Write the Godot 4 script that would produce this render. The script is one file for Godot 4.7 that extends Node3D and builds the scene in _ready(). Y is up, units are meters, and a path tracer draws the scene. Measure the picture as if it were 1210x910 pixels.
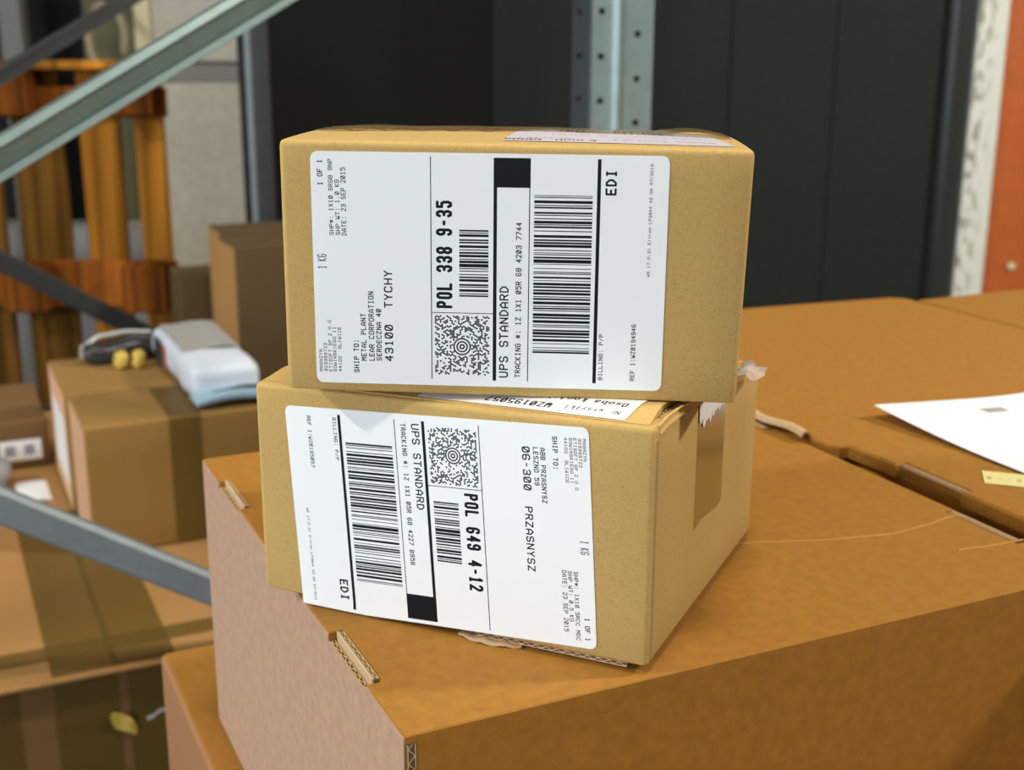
extends Node3D
# Two labelled parcels on big cartons in a warehouse. Units are metres, y is up.

var rng := RandomNumberGenerator.new()
var taken := {}
var M := {}
var font := {}

# the axes of the big cartons (they all stand squarely to one another): u along their long front, v away from the camera
const CA := Vector3(-0.0418, 1.2362, -0.4413)
const U := Vector3(0.905, 0, -0.4255)
const V := Vector3(-0.4255, 0, -0.905)
const TOP := 1.2362
const FOLDS := [[Vector2(0.2, 0.117), Vector2(0.241, 0.1062), Vector2(0.282, 0.0925), Vector2(0.32, 0.0845), Vector2(0.35, 0.0876), Vector2(0.372, 0.0921)], [Vector2(0.336, 0.0521), Vector2(0.356, 0.049), Vector2(0.3785, 0.0478)]]


func _ready():
	rng.seed = 7
	# ---- camera, sky, lights, exposure -------------------------------------------------
	var cam := Camera3D.new()
	cam.name = "camera"
	add_child(cam)
	cam.basis = Basis(Vector3.RIGHT, -0.26688) * Basis(Vector3.BACK, 0.00305)
	cam.position = Vector3(0, 1.5, 0)
	var lens := CameraAttributesPhysical.new()
	lens.frustum_focal_length = 12.0 / (455.0 / 1491.6)
	lens.frustum_focus_distance = 0.548
	lens.frustum_near = 0.05
	lens.frustum_far = 60.0
	lens.exposure_aperture = 10.5
	cam.attributes = lens
	cam.current = true
	var we := WorldEnvironment.new()
	we.name = "world_environment"
	var env := Environment.new()
	env.background_mode = Environment.BG_SKY
	var sky := Sky.new()
	var sm := ProceduralSkyMaterial.new()
	sky.sky_material = sm
	env.sky = sky
	env.tonemap_mode = Environment.TONE_MAPPER_LINEAR
	env.tonemap_exposure = 1.02
	env.sdfgi_enabled = true
	env.ssao_enabled = true
	env.ssil_enabled = true
	we.environment = env
	add_child(we)
	make_font()
	make_materials()
	# ---- lamps --------------------------------------------------------------------------
	high_bay("high_bay_lamp", Vector3(-3.3, 3.93, 0.32), 8.0, Color(1.0, 0.97, 0.91), "grey bell-shaped high bay lamp hanging on the left of the hall")
	high_bay("high_bay_lamp", Vector3(3.38, 3.93, -1.0), 13.0, Color(1.0, 0.96, 0.89), "grey bell-shaped high bay lamp hanging on the right of the hall", 0.2)
	high_bay("high_bay_lamp", Vector3(0.1, 4.1, -0.35), 3.9, Color(1.0, 0.97, 0.91), "added grey bell-shaped high bay lamp above the carton stack, unseen, lighting the tops", 0.3)  # added to brighten the upward faces
	glazing("added_window_1", "added frosted glowing panes on the front wall, unseen behind the camera, for front light", Vector3(-2.9, 0.9, 4.4), 0.0, 2, 14.2)
	glazing("added_window_2", "added frosted glowing panes on the left wall, unseen, for light from the left", Vector3(-4.9, 0.9, 1.9), PI / 2 * 3.0, 3, 2.2)
	room()
	rear_wall_things()
	far_frame()
	upright_pallets()
	back_cartons()
	low_cartons()
	near_frame()
	big_cartons()
	lower_parcel()
	upper_parcel()
	loose_paper()


# ============================ helpers ====================================================
func numbered(called: String) -> String:
	if not taken.has(called):
		taken[called] = 0
		return called
	taken[called] += 1
	return "%s_%03d" % [called, taken[called]]


func tag(o: Node3D, label := "", category := "", group := "", kind := ""):
	if label: o.set_meta("label", label)
	if category: o.set_meta("category", category)
	if group: o.set_meta("group", group)
	if kind: o.set_meta("kind", kind)


func thing(called: String, label: String, category: String, at := Vector3.ZERO, b := Basis.IDENTITY, group := "") -> Node3D:
	var o := Node3D.new()
	o.name = numbered(called)
	o.transform = Transform3D(b, at)
	tag(o, label, category, group)
	add_child(o)
	return o


func part(called: String, mesh: Mesh, mat: Material, parent: Node, at := Vector3.ZERO, b := Basis.IDENTITY) -> MeshInstance3D:
	var o := MeshInstance3D.new()
	o.name = numbered(called) if parent == self else called
	o.mesh = mesh
	o.material_override = mat
	o.transform = Transform3D(b, at)
	parent.add_child(o, true)
	return o


func struct(called: String, mesh: Mesh, mat: Material, label: String, at := Vector3.ZERO) -> MeshInstance3D:
	var o := part(called, mesh, mat, self, at)
	tag(o, label, "", "", "structure")
	return o


func start() -> SurfaceTool:
	var st := SurfaceTool.new()
	st.begin(Mesh.PRIMITIVE_TRIANGLES)
	return st


# a, b, c, d run counterclockwise as seen from outside
func quad(st: SurfaceTool, a: Vector3, b: Vector3, c: Vector3, d: Vector3, sg := -1):
	for p in [a, c, b, a, d, c]:
		st.set_smooth_group(sg)
		st.add_vertex(p)


func done(st: SurfaceTool) -> ArrayMesh:
	st.generate_normals()
	return st.commit()


# a box with rounded edges. warp, if given, moves every point (given in -half..half coordinates)
func soft_box(size: Vector3, r: float, n := 2, warp = null, edge_light := 0.0, flat := 1.0) -> ArrayMesh:
	var st := start()
	var cuts := []
	for k in 3:
		var L: float = size[k]
		var a := [0.0, r * 0.35, r]
		for i in n - 1:
			a.append(r + (L - 2 * r) * (i + 1) / n)
		a.append_array([L - r, L - r * 0.35, L])
		cuts.append(a)
	for k in 3:
		var ka := (k + 1) % 3
		var kb := (k + 2) % 3
		for side in 2:
			var ca: Array = cuts[ka]
			var cb: Array = cuts[kb]
			var grid := []
			var shade := []
			for i in ca.size():
				var row := []
				var srow := []
				for j in cb.size():
					var p := Vector3.ZERO
					p[k] = size[k] * side
					p[ka] = ca[i]
					p[kb] = cb[j]
					var inner := p.clamp(Vector3.ONE * r, size - Vector3.ONE * r)
					var dir := (p - inner).normalized()
					var q := inner + dir * r - size / 2
					if warp != null:
						q = warp.call(q)
					row.append(q)
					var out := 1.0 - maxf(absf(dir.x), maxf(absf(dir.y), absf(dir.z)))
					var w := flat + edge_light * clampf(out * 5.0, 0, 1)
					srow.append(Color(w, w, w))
				grid.append(row)
				shade.append(srow)
			for i in ca.size() - 1:
				for j in cb.size() - 1:
					var v := [[i, j], [i + 1, j], [i + 1, j + 1], [i, j + 1]]
					if side == 0:
						v.reverse()
					for t in [0, 2, 1, 0, 3, 2]:
						st.set_smooth_group(0)
						st.set_color(shade[v[t][0]][v[t][1]])
						st.add_vertex(grid[v[t][0]][v[t][1]])
	return done(st)


# a plain box with small chamfers
func bevel_box(size: Vector3, c := 0.002) -> ArrayMesh:
	c = minf(c, minf(size.x, minf(size.y, size.z)) * 0.3)
	var st := start()
	add_bevel(st, size, c, Vector3.ZERO)
	return done(st)


func add_bevel(st: SurfaceTool, size: Vector3, c: float, at: Vector3, b := Basis.IDENTITY):
	var h := size / 2
	for k in 3:
		var ka := (k + 1) % 3
		var kb := (k + 2) % 3
		for s in [-1, 1]:
			var f := []
			for w in [[-1, -1], [1, -1], [1, 1], [-1, 1]]:
				var p := Vector3.ZERO
				p[k] = h[k] * s
				p[ka] = (h[ka] - c) * w[0]
				p[kb] = (h[kb] - c) * w[1]
				f.append(at + b * p)
			if s < 0: f.reverse()
			quad(st, f[0], f[1], f[2], f[3])
		# the four edges that run along k
		for sa in [-1, 1]:
			for sb in [-1, 1]:
				var e := []
				for w in [[-1, 0], [1, 0], [1, 1], [-1, 1]]:
					var p := Vector3.ZERO
					p[k] = (h[k] - c) * w[0]
					p[ka] = (h[ka] - (c if w[1] else 0.0)) * sa
					p[kb] = (h[kb] - (0.0 if w[1] else c)) * sb
					e.append(at + b * p)
				if sa * sb > 0: e.reverse()
				quad(st, e[3], e[2], e[1], e[0])
	for sx in [-1, 1]:
		for sy in [-1, 1]:
			for sz in [-1, 1]:
				var s := Vector3(sx, sy, sz)
				var t := [at + b * (Vector3(h.x, h.y - c, h.z - c) * s), at + b * (Vector3(h.x - c, h.y, h.z - c) * s), at + b * (Vector3(h.x - c, h.y - c, h.z) * s)]
				if sx * sy * sz > 0: t.reverse()
				for p in t:
					st.set_smooth_group(-1)
					st.add_vertex(p)


# a flat shape in x and z (counterclockwise seen from above, z towards the viewer), between y0 and y1, its top edge chamfered
func prism(pts: PackedVector2Array, y0: float, y1: float, c := 0.0015) -> ArrayMesh:
	var st := start()
	var n := pts.size()
	var ins := PackedVector2Array()
	for i in n:
		var a := (pts[i] - pts[(i + n - 1) % n]).normalized()
		var b := (pts[(i + 1) % n] - pts[i]).normalized()
		var na := Vector2(a.y, -a.x)
		var nb := Vector2(b.y, -b.x)
		var m := (na + nb)
		m = m / maxf(0.4, m.dot(na))
		ins.append(pts[i] + m * c)
	var area := 0.0
	for i in n:
		area += pts[i].cross(pts[(i + 1) % n])
	var inw := ins
	if area > 0:   # offset to the other side
		inw = PackedVector2Array()
		for i in n:
			inw.append(2.0 * pts[i] - ins[i])
	var at := func(p: Vector2, y: float) -> Vector3: return Vector3(p.x, y, p.y)
	for i in n:
		var j := (i + 1) % n
		var q := [at.call(pts[i], y0), at.call(pts[j], y0), at.call(pts[j], y1 - c), at.call(pts[i], y1 - c)]
		var q2 := [at.call(pts[i], y1 - c), at.call(pts[j], y1 - c), at.call(inw[j], y1), at.call(inw[i], y1)]
		if area > 0:
			q.reverse()
			q2.reverse()
		quad(st, q[0], q[1], q[2], q[3])
		quad(st, q2[0], q2[1], q2[2], q2[3])
	for lay in [[inw, y1, false], [pts, y0, true]]:
		var tri := Geometry2D.triangulate_polygon(lay[0])
		for k in range(0, tri.size(), 3):
			var t := [at.call(lay[0][tri[k]], lay[1]), at.call(lay[0][tri[k + 1]], lay[1]), at.call(lay[0][tri[k + 2]], lay[1])]
			var up: Vector3 = (t[1] - t[0]).cross(t[2] - t[0])
			var want := -1.0 if lay[2] else 1.0
			if up.y * want > 0:   # clockwise from outside
				t.reverse()
			for p in t:
				st.set_smooth_group(-1)
				st.add_vertex(p)
	return done(st)


# a thin closed sheet over a grid of points; pos(i, j) -> Vector3, uv(i, j) -> Vector2; thick along -normal
func sheet(nx: int, ny: int, pos: Callable, uv: Callable, thick: float) -> ArrayMesh:
	var top := []
	var bot := []
	for i in nx + 1:
		var a := []
		for j in ny + 1:
			a.append(pos.call(i, j))
		top.append(a)
	for i in nx + 1:
		var b := []
		for j in ny + 1:
			var du: Vector3 = top[mini(i + 1, nx)][j] - top[maxi(i - 1, 0)][j]
			var dv: Vector3 = top[i][mini(j + 1, ny)] - top[i][maxi(j - 1, 0)]
			b.append(top[i][j] - du.cross(dv).normalized() * thick)
		bot.append(b)
	var st := start()
	var put := func(g: Array, ij: Array, sg: int):
		st.set_smooth_group(sg)
		st.set_uv(uv.call(ij[0], ij[1]))
		st.add_vertex(g[ij[0]][ij[1]])
	for i in nx:
		for j in ny:
			var v := [[i, j], [i + 1, j], [i + 1, j + 1], [i, j + 1]]
			for t in [0, 2, 1, 0, 3, 2]:
				put.call(top, v[t], 1)
			for t in [0, 1, 2, 0, 2, 3]:
				put.call(bot, v[t], 2)
	var rim := []
	for i in nx: rim.append([i, 0])
	for j in ny: rim.append([nx, j])
	for i in nx: rim.append([nx - i, ny])
	for j in ny: rim.append([0, ny - j])
	for k in rim.size():
		var p: Array = rim[k]
		var q: Array = rim[(k + 1) % rim.size()]
		for s in [[bot, p], [top, q], [bot, q], [bot, p], [top, p], [top, q]]:
			put.call(s[0], s[1], -1)
	return done(st)


# a profile (x, y; counterclockwise) drawn along z from z0 to z1, closed
func extrude(pts: PackedVector2Array, z0: float, z1: float, smooth := -1) -> ArrayMesh:
	var st := start()
	var n := pts.size()
	for i in n:
		var j := (i + 1) % n
		quad(st, Vector3(pts[i].x, pts[i].y, z1), Vector3(pts[i].x, pts[i].y, z0), Vector3(pts[j].x, pts[j].y, z0), Vector3(pts[j].x, pts[j].y, z1), smooth)
	var tri := Geometry2D.triangulate_polygon(pts)
	for k in range(0, tri.size(), 3):
		var a := pts[tri[k]]
		var b := pts[tri[k + 1]]
		var c := pts[tri[k + 2]]
		var ccw := (b - a).cross(c - a) > 0
		for z in [z0, z1]:
			var t := [a, b, c]
			if ccw == (z == z1): t.reverse()
			for p in t:
				st.set_smooth_group(-1)
				st.add_vertex(Vector3(p.x, p.y, z))
	return done(st)


# turned shape; profile of (radius, y) from bottom to top
func lathe(prof: PackedVector2Array, sides := 24) -> ArrayMesh:
	var st := start()
	for k in prof.size() - 1:
		for i in sides:
			var a := TAU * i / sides
			var b := TAU * (i + 1) / sides
			var p := prof[k]
			var q := prof[k + 1]
			quad(st, Vector3(cos(a) * p.x, p.y, -sin(a) * p.x), Vector3(cos(b) * p.x, p.y, -sin(b) * p.x), Vector3(cos(b) * q.x, q.y, -sin(b) * q.x), Vector3(cos(a) * q.x, q.y, -sin(a) * q.x), k if prof.size() > 6 else 0)
	return done(st)


func tube(path: PackedVector3Array, r: float, sides := 10) -> ArrayMesh:
	var st := start()
	var rings := []
	for i in path.size():
		var d := (path[mini(i + 1, path.size() - 1)] - path[maxi(i - 1, 0)]).normalized()
		var s := d.cross(Vector3.UP if absf(d.y) < 0.9 else Vector3.RIGHT).normalized()
		var t := s.cross(d)
		var ring := []
		for k in sides:
			var a := TAU * k / sides
			ring.append(path[i] + s * cos(a) * r + t * sin(a) * r)
		rings.append(ring)
	for i in path.size() - 1:
		for k in sides:
			var l := (k + 1) % sides
			quad(st, rings[i][k], rings[i + 1][k], rings[i + 1][l], rings[i][l], 0)
	for e in [0, path.size() - 1]:
		for k in sides:
			var tri := [path[e], rings[e][k], rings[e][(k + 1) % sides]]
			if e == 0: tri.reverse()
			for p in tri:
				st.set_smooth_group(-1)
				st.add_vertex(p)
	return done(st)


# the raw edge of corrugated board: two liners and the wave between them. Runs along x, thickness along z, top at y = 0
func flute_edge(length: float, thick: float, deep: float, pitch := 0.0065) -> ArrayMesh:
	var st := start()
	for s in [-1, 1]:
		add_bevel(st, Vector3(length, deep, 0.0004), 0.0001, Vector3(0, -deep / 2, s * (thick / 2 - 0.0002)))
	var n := int(length / pitch * 8)
	for i in n:
		var x0 := -length / 2 + length * i / n
		var x1 := -length / 2 + length * (i + 1) / n
		var z0 := sin(x0 / pitch * TAU) * (thick / 2 - 0.0006)
		var z1 := sin(x1 / pitch * TAU) * (thick / 2 - 0.0006)
		var t := 0.00022
		quad(st, Vector3(x0, 0, z0 + t), Vector3(x1, 0, z1 + t), Vector3(x1, 0, z1 - t), Vector3(x0, 0, z0 - t))
		quad(st, Vector3(x0, -deep, z0 + t), Vector3(x1, -deep, z1 + t), Vector3(x1, 0, z1 + t), Vector3(x0, 0, z0 + t))
		quad(st, Vector3(x1, -deep, z1 - t), Vector3(x0, -deep, z0 - t), Vector3(x0, 0, z0 - t), Vector3(x1, 0, z1 - t))
	return done(st)


# ============================ textures and materials =====================================
func noise_tex(w: int, freq: float, lo: float, hi: float, seed_no: int, fibre := 0, stretch := 1.0) -> ImageTexture:
	var a := FastNoiseLite.new()
	a.seed = seed_no
	a.frequency = freq
	a.fractal_octaves = 4
	var img := Image.create(w, w, false, Image.FORMAT_RGB8)
	var k := TAU / w
	for y in w:
		for x in w:
			# a torus in 3 + 1 would be seamless; fold the plane instead so that the edges meet
			var fx := absf(float(x) / w * 2 - 1) * w
			var fy := absf(float(y) / w * 2 - 1) * w
			var v := 0.5 + 0.5 * a.get_noise_2d(fx * stretch, fy)
			v = clampf(lo + (hi - lo) * clampf((v - 0.25) * 2.0, 0, 1), 0, 1)
			img.set_pixel(x, y, Color(v, v, v))
	var r := RandomNumberGenerator.new()
	r.seed = seed_no + 100
	for i in fibre:
		var p := Vector2(r.randf() * w, r.randf() * w)
		var ang := r.randf() * TAU
		var bend := r.randf_range(-0.2, 0.2)
		var tone := r.randf_range(-0.16, 0.09)
		for s in int(r.randf_range(2, 9)):
			p += Vector2(cos(ang), sin(ang))
			ang += bend
			var ix := posmod(int(p.x), w)
			var iy := posmod(int(p.y), w)
			var c := img.get_pixel(ix, iy).r + tone * 0.6
			img.set_pixel(ix, iy, Color(c, c, c))
	return ImageTexture.create_from_image(img)


func plain(c: Color, rough := 0.8, metal := 0.0, spec := 0.5) -> StandardMaterial3D:
	var m := StandardMaterial3D.new()
	m.albedo_color = c
	m.roughness = rough
	m.metallic = metal
	m.metallic_specular = spec
	return m


func textured(c: Color, tex: Texture2D, tile: float, rough := 0.8, metal := 0.0) -> StandardMaterial3D:
	var m := plain(c, rough, metal)
	m.albedo_texture = tex
	m.uv1_triplanar = true
	m.uv1_scale = Vector3.ONE / tile
	return m


func lin(r: float, g: float, b: float) -> Color:
	return Color(r, g, b).linear_to_srgb()


func make_materials():
	var fine := noise_tex(512, 0.16, 0.9, 1.0, 3, 9000)
	var smooth := noise_tex(512, 0.02, 0.93, 1.0, 13, 2500)
	var soft := noise_tex(256, 0.02, 0.94, 1.0, 5)
	var streak := noise_tex(256, 0.04, 0.9, 1.0, 9, 0, 2.5)
	var kraft := func(c: Color, tex: Texture2D, tile: float, edge := true) -> StandardMaterial3D:
		var m := textured(c, tex, tile, 0.82)
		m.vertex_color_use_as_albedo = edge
		m.heightmap_enabled = true
		m.heightmap_texture = tex
		m.heightmap_scale = 0.012
		m.rim_enabled = true
		m.rim = 0.3
		m.rim_tint = 0.7
		m.metallic_specular = 0.4
		return m
	M.kraft = kraft.call(lin(0.62, 0.41, 0.135), fine, 0.16)          # the two parcels
	M.kraft_dark = kraft.call(lin(0.345, 0.152, 0.017), smooth, 0.22, false)      # the big cartons they stand on
	M.kraft_left_lit = kraft.call(lin(0.48, 0.3, 0.205), smooth, 0.22, false)      # their left side, cool light and sheen put into the colour
	M.kraft_mid = kraft.call(lin(0.37, 0.205, 0.053), fine, 0.2)
	M.kraft_lit = kraft.call(lin(0.47, 0.25, 0.08), fine, 0.2)      # lid and left sides of back cartons, coloured as lit
	M.kraft_back = kraft.call(lin(0.24, 0.13, 0.042), fine, 0.2)  # wide carton front darkened for shade, its lid kept lighter
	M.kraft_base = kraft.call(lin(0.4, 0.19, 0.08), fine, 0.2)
	M.kraft_dim = kraft.call(lin(0.11, 0.068, 0.024), fine, 0.2)  # back cartons, darkened for the shade they stand in
	M.wrap = plain(lin(0.36, 0.37, 0.37), 0.4)
	M.crease_grey = textured(lin(0.34, 0.27, 0.12), fine, 0.1, 0.9)
	M.crease = plain(lin(0.43, 0.21, 0.042), 0.85)
	M.kraft_side_lit = kraft.call(lin(0.72, 0.45, 0.28), smooth, 0.22, false)  # left sides of the small cartons, window light put into the colour
	M.raw = textured(lin(0.62, 0.42, 0.2), fine, 0.05, 0.9)           # torn and cut edges of board
	M.torn = textured(lin(0.6, 0.42, 0.25), fine, 0.03, 0.95)
	M.dark_gap = plain(lin(0.12, 0.07, 0.03), 0.9)
	M.white = plain(lin(0.84, 0.86, 0.87), 0.45)
	M.paper = plain(lin(0.85, 0.87, 0.91), 0.6)
	M.page = label_mat(page_image())
	M.yellow_paper = plain(lin(0.75, 0.68, 0.28), 0.6)
	M.print_grey = plain(lin(0.3, 0.3, 0.32), 0.7)
	M.print_pale = plain(lin(0.62, 0.62, 0.64), 0.7)
	var tape := plain(Color(lin(0.32, 0.19, 0.04), 0.26), 0.16, 0.0, 0.4)
	tape.transparency = BaseMaterial3D.TRANSPARENCY_ALPHA
	M.tape = tape
	var olive := plain(Color(lin(0.17, 0.11, 0.025), 0.38), 0.32, 0.0, 0.3)
	olive.transparency = BaseMaterial3D.TRANSPARENCY_ALPHA
	M.tape_olive = olive
	var clear := plain(Color(lin(0.72, 0.71, 0.67), 0.42), 0.15)
	clear.transparency = BaseMaterial3D.TRANSPARENCY_ALPHA
	M.tape_clear = clear
	M.galvanised = textured(lin(0.33, 0.43, 0.41), soft, 0.3, 0.38, 0.45)
	M.galvanised_dark = textured(lin(0.23, 0.28, 0.3), soft, 0.3, 0.5, 0.3)
	M.steel_black = textured(lin(0.02, 0.022, 0.022), soft, 0.3, 0.5)
	M.post_dark = textured(lin(0.045, 0.05, 0.055), soft, 0.3, 0.45, 0.2)
	M.charcoal = textured(lin(0.023, 0.0255, 0.0245), streak, 0.8, 0.6)
	M.charcoal_deep = textured(lin(0.0125, 0.013, 0.013), streak, 0.8, 0.65)
	M.charcoal.metallic_specular = 0.25
	M.charcoal_deep.metallic_specular = 0.2
	M.rubber = plain(lin(0.02, 0.024, 0.024), 0.35)
	M.orange = textured(lin(0.48, 0.11, 0.016), soft, 0.6, 0.55)
	M.concrete = textured(lin(0.3, 0.29, 0.27), soft, 1.5, 0.9)
	M.light_wall = textured(lin(0.48, 0.455, 0.39), soft, 0.5, 0.7)
	M.groove = plain(lin(0.2, 0.2, 0.19), 0.8)
	M.beige = plain(lin(0.62, 0.57, 0.36), 0.7)
	M.ceiling = plain(lin(0.4, 0.4, 0.39), 0.9)
	M.wall = plain(lin(0.2, 0.2, 0.195), 0.9)
	M.lamp = plain(lin(0.3, 0.31, 0.32), 0.4, 0.6)
	# white painted steel with rust and dirt along its left edge
	M.trim = textured(lin(0.8, 0.84, 0.78), trim_tex(), 0.45, 0.5)
	M.trim.uv1_scale = Vector3(5.0, 0.9, 5.0)
	M.trim.uv1_offset = Vector3(0.25, 0, 0.25)
	# stained timber, grain along one axis: one material per direction of the boards
	var wood := func(c: Color, tex: Texture2D) -> StandardMaterial3D:
		return textured(c, tex, 0.5, 0.75)
	var gv := grain_tex(21)
	M.wood = wood.call(lin(0.66, 0.29, 0.04), gv)
	M.wood_red = wood.call(lin(0.42, 0.14, 0.024), gv)
	M.wood_dull = wood.call(lin(0.27, 0.135, 0.027), gv)
	for m in [M.wood, M.wood_red, M.wood_dull]:
		m.metallic_specular = 0.15
		m.uv1_scale = Vector3(2.0, 0.6, 2.0)
		m.uv1_offset = Vector3(0.5, 0.5, 0.5)
	M.olive_cloth = textured(lin(0.12, 0.11, 0.06), soft, 0.3, 0.9)
	M.hose = plain(lin(0.3, 0.26, 0.17), 0.6)
	M.mailer = plain(lin(0.68, 0.75, 0.86), 0.35)
	M.mailer_blue = plain(lin(0.33, 0.5, 0.62), 0.3)
	M.mailer_grey = plain(lin(0.36, 0.36, 0.35), 0.4)
	M.column_grey = plain(lin(0.14, 0.145, 0.14), 0.6)
	M.fibre = plain(lin(0.7, 0.7, 0.7), 0.8)
	M.red_print = plain(lin(0.4, 0.1, 0.06), 0.5)
	M.black_foil = plain(lin(0.03, 0.03, 0.03), 0.25)
	M.silver_foil = plain(lin(0.6, 0.62, 0.62), 0.3, 0.5)
	M.yellow_foil = plain(lin(0.6, 0.42, 0.08), 0.3)
	M.label_up = label_mat(label_image(false))
	M.label_low = label_mat(label_image(true))
	M.label_top = label_mat(top_label_image(false))
	M.label_top_up = label_mat(top_label_image(true))
	M.label_top_up.albedo_color = Color(0.8, 0.78, 0.81)


func label_mat(img: Image) -> StandardMaterial3D:
	var m := plain(Color.WHITE, 0.5, 0.0, 0.22)
	m.albedo_texture = ImageTexture.create_from_image(img)
	m.texture_repeat = false
	return m


func trim_tex() -> ImageTexture:
	var img := Image.create(256, 256, false, Image.FORMAT_RGB8)
	var n := FastNoiseLite.new()
	n.seed = 31
	n.frequency = 0.035
	n.fractal_octaves = 5
	for y in 256:
		for x in 256:
			var d := n.get_noise_2d(x * 0.9, y * 1.6)
			var dirt := smoothstep(-0.02, 0.4, d) * clampf(1.25 - x / 75.0, 0.08, 1.0)
			var c := Color(0.95, 0.95, 0.95).lerp(Color(0.45, 0.43, 0.36), dirt * 0.85)
			img.set_pixel(x, y, c)
	return ImageTexture.create_from_image(img)


func grain_tex(seed_no: int) -> ImageTexture:
	var img := Image.create(256, 256, false, Image.FORMAT_RGB8)
	var n := FastNoiseLite.new()
	n.seed = seed_no
	n.frequency = 0.02
	n.fractal_octaves = 4
	for y in 256:
		for x in 256:
			var warp := n.get_noise_2d(x * 0.6, y * 0.09) * 2.0
			var v := 0.5 + 0.5 * sin(x * 0.18 + warp * 4.0)
			var b := n.get_noise_2d(x * 0.35 + 500, y * 0.12)
			v = 0.7 + 0.2 * v + 0.42 * b
			v = clampf(v, 0.25, 1.0)
			img.set_pixel(x, y, Color(v, v * 0.97, v * 0.93))
	return ImageTexture.create_from_image(img)


# ---- lettering: every glyph is a set of strokes on a grid 4 wide and 6 high ----------------
func make_font():
	var g := "A 06 02 20 42 46,04 44;B 00 06 36 45 44 33 03,33 42 41 30 00;C 41 30 10 01 05 16 36 45;D 00 06 26 44 42 20 00;E 40 00 06 46,03 33;F 40 00 06,03 33;G 41 30 10 01 05 16 36 45 43 23;H 00 06,40 46,03 43;I 10 30,20 26,16 36;J 40 45 36 16 05;K 00 06,40 03 46;L 00 06 46;M 06 00 23 40 46;N 06 00 46 40;O 10 30 41 45 36 16 05 01 10;P 06 00 30 41 42 33 03;R 06 00 30 41 42 33 03,23 46;S 41 30 10 01 02 13 33 44 45 36 16 05;T 00 40,20 26;U 00 05 16 36 45 40;V 00 26 40;W 00 05 16 23 36 45 40;X 00 46,40 06;Y 00 23 40,23 26;Z 00 40 06 46;0 10 30 41 45 36 16 05 01 10,31 15;1 11 20 26,16 36;2 01 10 30 41 42 06 46;3 01 10 30 41 42 33 44 45 36 16 05,13 33;4 36 30 04 44;5 40 00 02 32 43 45 36 16 05;6 41 30 10 01 05 16 36 45 44 33 03;7 00 40 41 16;8 13 33 42 41 30 10 01 02 13 04 05 16 36 45 44 33;9 05 16 36 45 41 30 10 01 02 13 43;- 13 33;. 25 26;: 21 22,25 26;# 11 15,31 35,02 42,04 44;/ 40 06;b 00 06 36 45 43 32 02;a 12 32 43 46,46 16 05 14 44;t 20 25 36,12 32;l 20 26;r 02 06,03 12 32;o 12 32 43 45 36 16 05 03 12;n 02 06,03 12 32 43 46;w 02 16 24 36 42;y 02 24,42 06;s 42 12 03 14 34 45 36 06;k 00 06,32 04 36;i 22 26,20 21;ł 20 26,14 33"
	for item in g.split(";"):
		var body := item.substr(2)
		var lines := []
		for l in body.split(","):
			var pts := []
			for p in l.split(" "):
				pts.append(Vector2(float(p.substr(0, 1)), float(p.substr(1, 1))))
			lines.append(pts)
		font[item.substr(0, 1)] = lines


func stroke(img: Image, a: Vector2, b: Vector2, r: float, ink: Color):
	var w := img.get_width()
	var h := img.get_height()
	for y in range(maxi(0, int(minf(a.y, b.y) - r - 1)), mini(h, int(maxf(a.y, b.y) + r + 2))):
		for x in range(maxi(0, int(minf(a.x, b.x) - r - 1)), mini(w, int(maxf(a.x, b.x) + r + 2))):
			var p := Vector2(x + 0.5, y + 0.5)
			var d := b - a
			var t := clampf((p - a).dot(d) / maxf(d.length_squared(), 0.0001), 0, 1)
			var cover := clampf(r + 0.5 - p.distance_to(a + d * t), 0, 1)
			if cover > 0:
				img.set_pixel(x, y, img.get_pixel(x, y).lerp(ink, cover))


func write(img: Image, text: String, x: float, base: float, cap: float, adv: float, r: float, ink := Color(0.09, 0.1, 0.11), slash := true):
	for ch in text:
		if font.has(ch):
			var gl: Array = font[ch]
			for k in gl.size():
				if ch == "0" and k == 1 and not slash:
					continue
				var pts: Array = gl[k]
				for i in pts.size() - 1:
					var a: Vector2 = pts[i]
					var b: Vector2 = pts[i + 1]
					var f := Vector2((adv * 0.8 - 2 * r) / 4.0, (cap - 2 * r) / 6.0)
					var o := Vector2(x + r, base - cap + r)
					stroke(img, o + a * f, o + b * f, r, ink)
		x += adv


func bars(img: Image, widths: String, x0: float, x1: float, y0: float, y1: float):
	var total := 0
	for ch in widths:
		total += int(ch)
	var at := 0
	var dark := true
	var step := (x1 - x0) / total
	for ch in widths:
		if dark:
			var a := x0 + at * step
			var b := x0 + (at + int(ch)) * step
			img.fill_rect(Rect2i(roundi(a), int(y0), maxi(1, roundi(b) - roundi(a)), int(y1 - y0)), Color(0.09, 0.1, 0.11))
		at += int(ch)
		dark = not dark


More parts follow.
